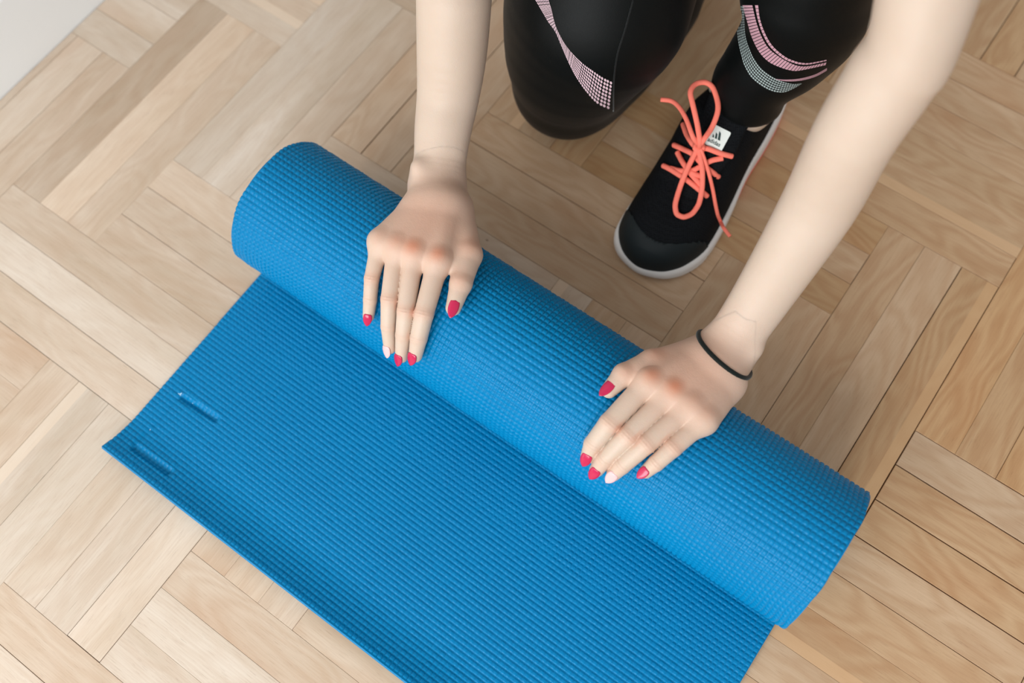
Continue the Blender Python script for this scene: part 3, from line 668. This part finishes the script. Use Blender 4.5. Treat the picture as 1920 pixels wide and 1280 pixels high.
# top and hair (mostly above the frame)
def top_sdf(P):
    P = np.asarray(P, f32); n = nrm(np.cross([1, .1, 0], chest - pelv)); d = limb(P, pelv + (chest - pelv) * .12, chest, .137, .143, n, 1.32, 1.24)
    for s, a in ((1, sh1 + [.06, 0, 0]), (-1, sh2 - [.06, 0, 0])): d = smin(d, limb(P, a + [0, .03, -.02], a + [0, -.01, .035], .035, .030), .03)
    cut = (P - (chest + (chest - pelv) * .30)) @ nrm(chest - pelv).astype(f32); return np.maximum(d, cut)
V, F = surface(top_sdf, chest - [.30, .25, .30], pelv + [.30, .25, .45], .008)
o = link('tank_top', mesh('tank_top', V, F), person, fabric('grey_jersey', srgb(60, 62, 66), .8)); tag(o, 'sleeveless sports top')
def hair_sdf(P):
    P = (head + (np.asarray(P, f32) - head) @ HR).astype(f32); d = ell(P, head + [0, .018, .016], (.083, .095, .090)); d = smin(d, limb(P, head + [0, .09, .03], head + [.0, .15, -.05], .026, .02), .02); d = smin(d, limb(P, head + [0, .15, -.05], head + [.02, .18, -.20], .022, .008), .02)
    face = ell(P, head + [0, -.085, -.045], (.066, .06, .085)); return np.maximum(d, -face) + (.0012 * np.sin(P[:, 0] * 700)).astype(f32)
V, F = surface(hair_sdf, head - [.13, .16, .26], head + [.13, .26, .15], .005)
o = link('hair', mesh('hair', V, F), person, plain('brown_hair', srgb(72, 50, 36), .5, .4, .2, 60)); tag(o, 'brown hair in a ponytail')

def headp(x, y, z): return head + HR @ np.array([x, y, z])      # from the head's own frame to the room
for s in (-1, 1):
    c = headp(s * .029, -.079, -.014); bpy_e = bpy.data.meshes.new('eye'); V, F = surface(lambda P: np.minimum(ball(P, c, .0125), 9).astype(f32), c - .016, c + .016, .003)
    e = link('eye', mesh('eye', V, F), person, plain('eye_white', srgb(235, 235, 232), .2, .5)); ic = headp(s * .029, -.0895, -.017)
    V, F = surface(lambda P: ell(P, ic, (.0055, .0028, .0055), HR).astype(f32), ic - .009, ic + .009, .0012); link('iris', mesh('iris', V, F), e, plain('brown_iris', srgb(70, 48, 34), .2, .5))
    br_ = [headp(s * x, y, z) for x, y, z in ((.014, -.094, .006), (.028, -.092, .011), (.042, -.082, .006))]
    link('eyebrow', tube_mesh('eyebrow', catmull(br_, 5), .0024, 8), person, plain('brow_hair', srgb(66, 46, 34), .6, .3))
lp_ = [headp(x, y, z) for x, y, z in ((-.022, -.094, -.068), (-.010, -.104, -.067), (0, -.1055, -.068), (.010, -.104, -.067), (.022, -.094, -.068))]
link('lips', tube_mesh('lips', catmull(lp_, 5), [.002] + [.0045] * 19 + [.002], 8), person, plain('lip_skin', srgb(198, 120, 112), .4, .4))

# hair tie round the wrist
pl, pr = at(1319, 621, .132), at(1405, 697, .128); cc = (pl + pr) / 2 + nrm(el2 - h2['wrist']) * .000; l_ = nrm(pr - pl); fr = at(1350, 672, .154); up_ = nrm((fr - cc) - l_ * ((fr - cc) @ l_)); ring = []
for a in np.linspace(0, 2 * math.pi, 56, endpoint=False):
    d = l_ * math.cos(a) + up_ * math.sin(a); r = body_bvh.ray_cast(Vector(cc + d * .06), Vector(-d), .06); rad = .026 if r[0] is None else np.linalg.norm(np.array(r[0]) - cc); ring.append(cc + d * (rad + .0011))
ring = np.array(ring); 
for _ in range(8): ring = (np.roll(ring, 1, 0) + 2 * ring + np.roll(ring, -1, 0)) / 4
ring = np.concatenate([ring, ring[:2]])
o = link('hair_tie', tube_mesh('hair_tie', ring, .0021, 10), None, fabric('black_elastic', srgb(16, 24, 22), .7, 900)); tag(o, 'thin black elastic hair tie worn round the wrist', 'hair tie')

# ------------------------------------------------------------------ the running shoe
shoe_root = empty('running_shoe', tuple(shoe(.14, .01, 0)))
tag(shoe_root, 'black mesh running shoe with coral laces and white sole, flat on the parquet', 'shoe')
OUT = [(0, -.008), (.001, .010), (.009, .028), (.026, .043), (.052, .053), (.10, .055), (.152, .052), (.20, .055), (.245, .054), (.267, .044), (.279, .022), (.275, -.002), (.258, -.014), (.225, -.018), (.18, -.017), (.145, -.020), (.10, -.033), (.07, -.042), (.045, -.044), (.026, -.042), (.010, -.030)]
UPO = [(.006, -.006), (.008, .010), (.015, .024), (.030, .037), (.056, .047), (.10, .0485), (.152, .047), (.20, .049), (.24, .047), (.258, .038), (.268, .021), (.264, .002), (.248, -.010), (.215, -.020), (.18, -.027), (.145, -.032), (.10, -.036), (.07, -.0385), (.047, -.039), (.030, -.036), (.014, -.024)]
def poly(P): return catmull([np.array(p) for p in P], 4, True)
OUTP, UPP = poly(OUT), poly(UPO)
def poly_sdf(s, p, Q):
    d = np.full(len(s), 1e9); ins = np.zeros(len(s), bool)
    for a, b in zip(Q, np.roll(Q, -1, 0)):
        e = b - a; wx, wy = s - a[0], p - a[1]; t = np.clip((wx * e[0] + wy * e[1]) / (e @ e), 0, 1); d = np.minimum(d, (wx - t * e[0]) ** 2 + (wy - t * e[1]) ** 2)
        c = ((a[1] <= p) & (b[1] > p)) | ((b[1] <= p) & (a[1] > p))
        with np.errstate(divide='ignore', invalid='ignore'): ins ^= c & (s < (b[0] - a[0]) * (p - a[1]) / (b[1] - a[1]) + a[0])
    return np.where(ins, -1, 1) * np.sqrt(d)
def spz(P): q = np.asarray(P, float) - T0; return q @ DS, q @ NS, q[:, 2]
def smax(a, b, k): return -smin(-a, -b, k)
TS = [0, .012, .04, .08, .11, .135, .15, .17, .195, .225, .255, .270, .29]; TZ = [.034, .043, .054, .064, .079, .093, .098, .092, .078, .075, .084, .090, .088]
def upper(P, grow=0.0):
    s, p, z = spz(P); d2 = poly_sdf(s, p, UPP) - grow - .0028; W = np.interp(s, [0, .05, .1, .15, .2, .25, .28], [.018, .038, .041, .038, .034, .028, .02])
    q = np.clip(1 + d2 / W, 0, 1); ex = np.interp(s, [0, .135, .165, .28], [2.4, 2.6, 7, 9]); top = .014 + (np.interp(s, TS, TZ) - .014) * (1 - q ** ex) ** (1 / 2.1) + grow
    d = smax((z - top) * .6, d2 * .9, .003); return smax(d, .012 - z, .002)
def cavity(P):
    s, p, z = spz(P); g = (np.sqrt(((s - .204) / .052) ** 2 + ((p - .017) / .0230) ** 2) - 1) * .024; return np.maximum(g, .028 - z)
def upper_f(P): return smax(upper(P), -cavity(P), .004).astype(f32)
ub = [shoe(s, p, z) for s in (-.01, .29) for p in (-.055, .065) for z in (0, .12)]; ulo, uhi = np.min(ub, 0), np.max(ub, 0)
def knit():
    m = M('black_mesh_fabric', .8, .12); tc = m.n('ShaderNodeTexCoord').outputs['Object']
    v = m.n('ShaderNodeTexVoronoi', Vector=tc, Scale=520.0, Randomness=.35).outputs['Distance']; c = m.mix(m.math('LESS_THAN', v, .32), srgb(15, 17, 20), srgb(6, 7, 9)); m.set('Base Color', c); m.bump(v, .6, .001); return m.m
Vu, Fu = surface(upper_f, ulo, uhi, .0021, 2.2)
tag(link('upper', mesh('upper', Vu, Fu), shoe_root, knit()), 'black mesh upper')
def toecap(P):
    s, p, z = spz(P); return smax(upper(P, .0008), s - (.023 + 15 * (p - .002) ** 2), .001).astype(f32)
V, F = surface(toecap, ulo, shoe(.10, .07, .08) * 0 + uhi, .0018, 2.2); tag(link('toe_cap', mesh('toe_cap', V, F), shoe_root, plain('dark_rubber', srgb(22, 29, 31), .6, .22)), 'smooth dark toe cap')
grooves = [at(x, y, .008) for x, y in ((1331, 478), (1347, 460), (1374, 418), (1381, 400))]
def sole(P):
    s, p, z = spz(P); d2 = poly_sdf(s, p, OUTP); zt = np.interp(s, [0, .05, .12, .18, .28], [.017, .020, .025, .032, .038]); zb = .0065 * np.clip(1 - s / .05, 0, 1) ** 2 + np.where(s > .125, .0035, 0.0008)
    d = smax(smax(d2, (z - zt) * .9, .006), zb - z, .003)
    for g in grooves:
        gd = np.sqrt(((P[:, :2] - g[:2]) ** 2).sum(1)) - .0022; d = np.maximum(d, -np.maximum(gd, z - .017))
    return d.astype(f32)
V, F = surface(sole, ulo - .01, np.array([uhi[0] + .01, uhi[1] + .01, .05]), .0016, 2.0)
tag(link('midsole', mesh('midsole', V, F), shoe_root, plain('white_foam', srgb(232, 228, 224), .6, .3, .03, 60, .1, 500)), 'white foam midsole with flex grooves')
def outsole(P):
    s, p, z = spz(P); d2 = poly_sdf(s, p, OUTP) - .0004; return smax(smax(smax(d2, z - .0085, .002), .0006 - z, .001), .13 - s, .002).astype(f32)
V, F = surface(outsole, ulo - .01, np.array([uhi[0] + .01, uhi[1] + .01, .02]), .0018, 2.0)
tag(link('outsole', mesh('outsole', V, F), shoe_root, plain('coral_rubber', srgb(240, 100, 82), .5, .4)), 'coral rubber outsole')
tn = nrm(UP * .85 + -DS * .5)
def tongue(P):
    P = np.asarray(P, f32); n = tn; d = limb(P, shoe(.085, .010, .066), shoe(.125, .012, .091), .018, .022, n, 4, 4); d = smin(d, limb(P, shoe(.125, .012, .091), shoe(.160, .014, .114), .022, .025, n, 4, 4), .01)
    return smin(d, limb(P, shoe(.160, .002, .114), shoe(.160, .026, .114), .0055, .0055), .006)
Vt, Ft = surface(tongue, ulo, uhi + [.02, .02, .03], .0018, 2.5); tg = link('tongue', mesh('tongue', Vt, Ft), shoe_root, knit())
sb = BVHTree.FromPolygons([tuple(v) for v in np.concatenate([Vu, Vt])], [tuple(int(i) for i in f) for f in np.concatenate([Fu, Ft + len(Vu)])])
# collar padding round the opening
ring = []
for a in np.linspace(0, 2 * math.pi, 44, endpoint=False):
    s, p = .204 + .0555 * math.cos(a), .017 + .0262 * math.sin(a)
    q_ = float(np.clip(1 + (poly_sdf(np.array([s]), np.array([p]), UPP)[0] - .0028) / np.interp(s, [0, .05, .1, .15, .2, .25, .28], [.018, .038, .041, .038, .034, .028, .02]), 0, .97)); ex_ = float(np.interp(s, [0, .135, .165, .28], [2.4, 2.6, 7, 9]))
    zt = .014 + (float(np.interp(s, TS, TZ)) - .014) * (1 - q_ ** ex_) ** (1 / 2.1); ring.append(shoe(s, p, zt))
ring = np.array(ring); ring = np.concatenate([ring, ring[:2]])
link('collar', tube_mesh('collar', ring, .0050, 10), shoe_root, fabric('black_padding', srgb(16, 18, 22), .8))
# label on the tongue: white tile, three slanted bars and the word below
lc = [hit(sb, x, y, .0012) for x, y in ((1335.5, 231), (1371.5, 249), (1351, 285), (1316, 267))]
ctr = sum(lc) / 4; ex = nrm((lc[1] - lc[0]) + (lc[2] - lc[3])); ny = (lc[0] - lc[3]) + (lc[1] - lc[2]); nz = nrm(np.cross(ex, ny)); ey = np.cross(nz, ex)
if nz[2] < 0: nz = -nz; ey = np.cross(nz, ex)
w_ = np.linalg.norm(lc[1] - lc[0]) / 2; h_ = np.linalg.norm(lc[0] - lc[3]) / 2; ctr = ctr + nz * .0012
def plate(name, outline, z0, z1, mat, parent):
    n = len(outline); V = [ctr + ex * x + ey * y + nz * z for z in (z0, z1) for x, y in outline]
    me = bpy.data.meshes.new(name); me.from_pydata([tuple(v) for v in V], [], [tuple(range(n))[::-1], tuple(range(n, 2 * n))] + [(i, (i + 1) % n, n + (i + 1) % n, n + i) for i in range(n)]); me.update(); return link(name, me, parent, mat, False)
rc = .0016; rr = []
for cx, cy, a0 in ((w_ - rc, h_ - rc, 0), (-w_ + rc, h_ - rc, 90), (-w_ + rc, -h_ + rc, 180), (w_ - rc, -h_ + rc, 270)):
    for a in (0, 30, 60, 90): rr.append((cx + rc * math.cos(math.radians(a0 + a)), cy + rc * math.sin(math.radians(a0 + a))))
tag(plate('tongue_label', rr, -.0014, 0, plain('white_label', srgb(232, 238, 232), .5, .4), tg), 'white square label with three slanted bars and a word')
ink = plain('teal_ink', srgb(34, 62, 60), .5, .3); sc = w_ / 10.0
def bar(x0, x1, htop, sl): return [(x0 * sc, -1.2 * sc), (x1 * sc, -1.2 * sc), ((x1 - sl * (htop + 1.2) / 6) * sc, (htop + .0) * sc), ((x0 - sl * (htop + 1.2) / 6) * sc, (htop + 1.3) * sc)]
Vb, Fb = [], []
for ol in (bar(-3.6, -1.9, .4, 2.2), bar(-1.0, 1.1, 2.8, 2.2), bar(2.0, 4.4, 5.0, 2.4)):
    b0 = len(Vb); Vb += [ctr + ex * x + ey * y + nz * .0003 for x, y in ol] + [ctr + ex * x + ey * y - nz * .0002 for x, y in ol]; Fb += [(b0, b0 + 1, b0 + 2, b0 + 3)] + [(b0 + i, b0 + (i + 1) % 4, b0 + 4 + (i + 1) % 4, b0 + 4 + i) for i in range(4)]
fc = bpy.data.curves.new('word', 'FONT'); fc.body = 'adidas'; fc.align_x = 'CENTER'; fc.size = 1.0; fc.extrude = 0.0; fc.offset = .015
to = bpy.data.objects.new('word', fc); COL.objects.link(to); dg = bpy.context.evaluated_depsgraph_get(); tm = to.evaluated_get(dg).to_mesh()
TVv = np.array([v.co[:] for v in tm.vertices]); TF = [tuple(p.vertices) for p in tm.polygons]; bpy.data.objects.remove(to)
wsc = 12.5 * sc / (TVv[:, 0].max() - TVv[:, 0].min()); b0 = len(Vb)
Vb += [ctr + ex * (x * wsc + .3 * sc) + ey * ((y * wsc) - 6.2 * sc) + nz * .0003 for x, y, _ in TVv]; Fb += [tuple(i + b0 for i in f) for f in TF]
me = bpy.data.meshes.new('label_print'); me.from_pydata([tuple(v) for v in Vb], [], Fb); me.update(); link('label_print', me, tg, ink, False)
# laces
lace_m = M('coral_lace', .6, .3); tc = lace_m.n('ShaderNodeTexCoord').outputs['Object']; lace_m.set('Base Color', srgb(255, 130, 110)); lace_m.bump(lace_m.n('ShaderNodeTexVoronoi', Vector=tc, Scale=1500.0).outputs['Distance'], .4, .0006); lace_m = lace_m.m
def lace(P, r=.0027, name='lace', n=9):
    pts = []; P2 = [P[0]]
    for a_, b_ in zip(P, P[1:]):
        k_ = 4 if (a_[2] < .05 and b_[2] < .05) else 1
        P2 += [tuple(a_[i] + (b_[i] - a_[i]) * j / k_ for i in range(3)) for j in range(1, k_ + 1)]
    for x, y, lift in P2:
        X, Y = 1120 + x / 3.047, 120 + y / 3.047; p = None
        if lift < .05: p = hit(sb, X, Y, 0); p = None if p is None else p + np.array([0, 0, lift])
        pts.append(p if p is not None else at(X, Y, lift if lift >= .05 else .045))
    C = np.array(pts)
    for _ in range(2 if all(q[2] < .05 for q in P) else 0): C[1:-1] = (C[:-2] + 2 * C[1:-1] + C[2:]) / 4
    C = catmull(C, max(3, n // 2)); return link(name, tube_mesh(name, C, r, 10, UP * .8 - DS * .5, .62), shoe_root, lace_m)
lo_ = .0024
lace([(375, 588, lo_), (405, 605, lo_ + .001), (500, 665, lo_ + .001), (560, 712, lo_ + .001), (625, 762, lo_)])
lace([(435, 470, lo_), (485, 495, lo_ + .001), (540, 525, .0045), (600, 590, .004), (690, 652, lo_)])
lace([(488, 350, .002), (505, 410, lo_ + .001), (540, 470, .004), (575, 505, .006)])
lace([(575, 505, .006), (620, 492, .004), (700, 522, lo_ + .001), (768, 535, lo_)])
lace([(455, 512, lo_), (480, 570, lo_ + .002), (530, 640, .0042), (600, 712, lo_ + .001)])
lace([(715, 545, lo_), (650, 560, lo_ + .001), (600, 590, .004), (540, 622, .004), (470, 618, lo_), (415, 602, lo_)])
lace([(590, 650, .003), (540, 640, .005), (500, 600, .003)])
lace([(575, 505, .008), (585, 440, .109), (570, 340, .118), (545, 230, .126), (532, 160, .130), (560, 116, .131), (612, 104, .131), (655, 128, .130), (680, 185, .127), (690, 245, .124), (680, 300, .120), (650, 370, .114), (605, 435, .110), (575, 500, .009)])
lace([(572, 500, .009), (540, 560, .010), (500, 640, .010), (465, 730, .009), (438, 820, .006), (448, 870, .004), (490, 888, .004), (540, 868, .004), (578, 815, .006), (592, 730, .009), (592, 640, .010), (578, 560, .010), (572, 505, .009)])
lace([(580, 500, .010), (548, 420, .112), (510, 320, .116), (470, 250, .116), (425, 212, .114), (362, 203, .112)], .0023)
lace([(572, 495, .010), (600, 560, .009), (630, 640, .007), (655, 730, .005), (672, 820, .004), (688, 885, .003), (720, 935, .003), (758, 984, .004)], .0019)
kp = hit(sb, 1120 + 575 / 3.047, 120 + 500 / 3.047, 0); kc = kp + np.array([0, 0, .007])
a = np.linspace(0, 2 * math.pi, 14); kr = [kc + ex * (.0042 * math.cos(t)) + ey * (.0036 * math.sin(t)) + nz * (.0008 * math.sin(2 * t)) for t in a]
link('lace_knot', tube_mesh('lace_knot', kr, .0026, 10), shoe_root, lace_m)
print('BUILT', sum(len(m.polygons) for m in bpy.data.meshes))
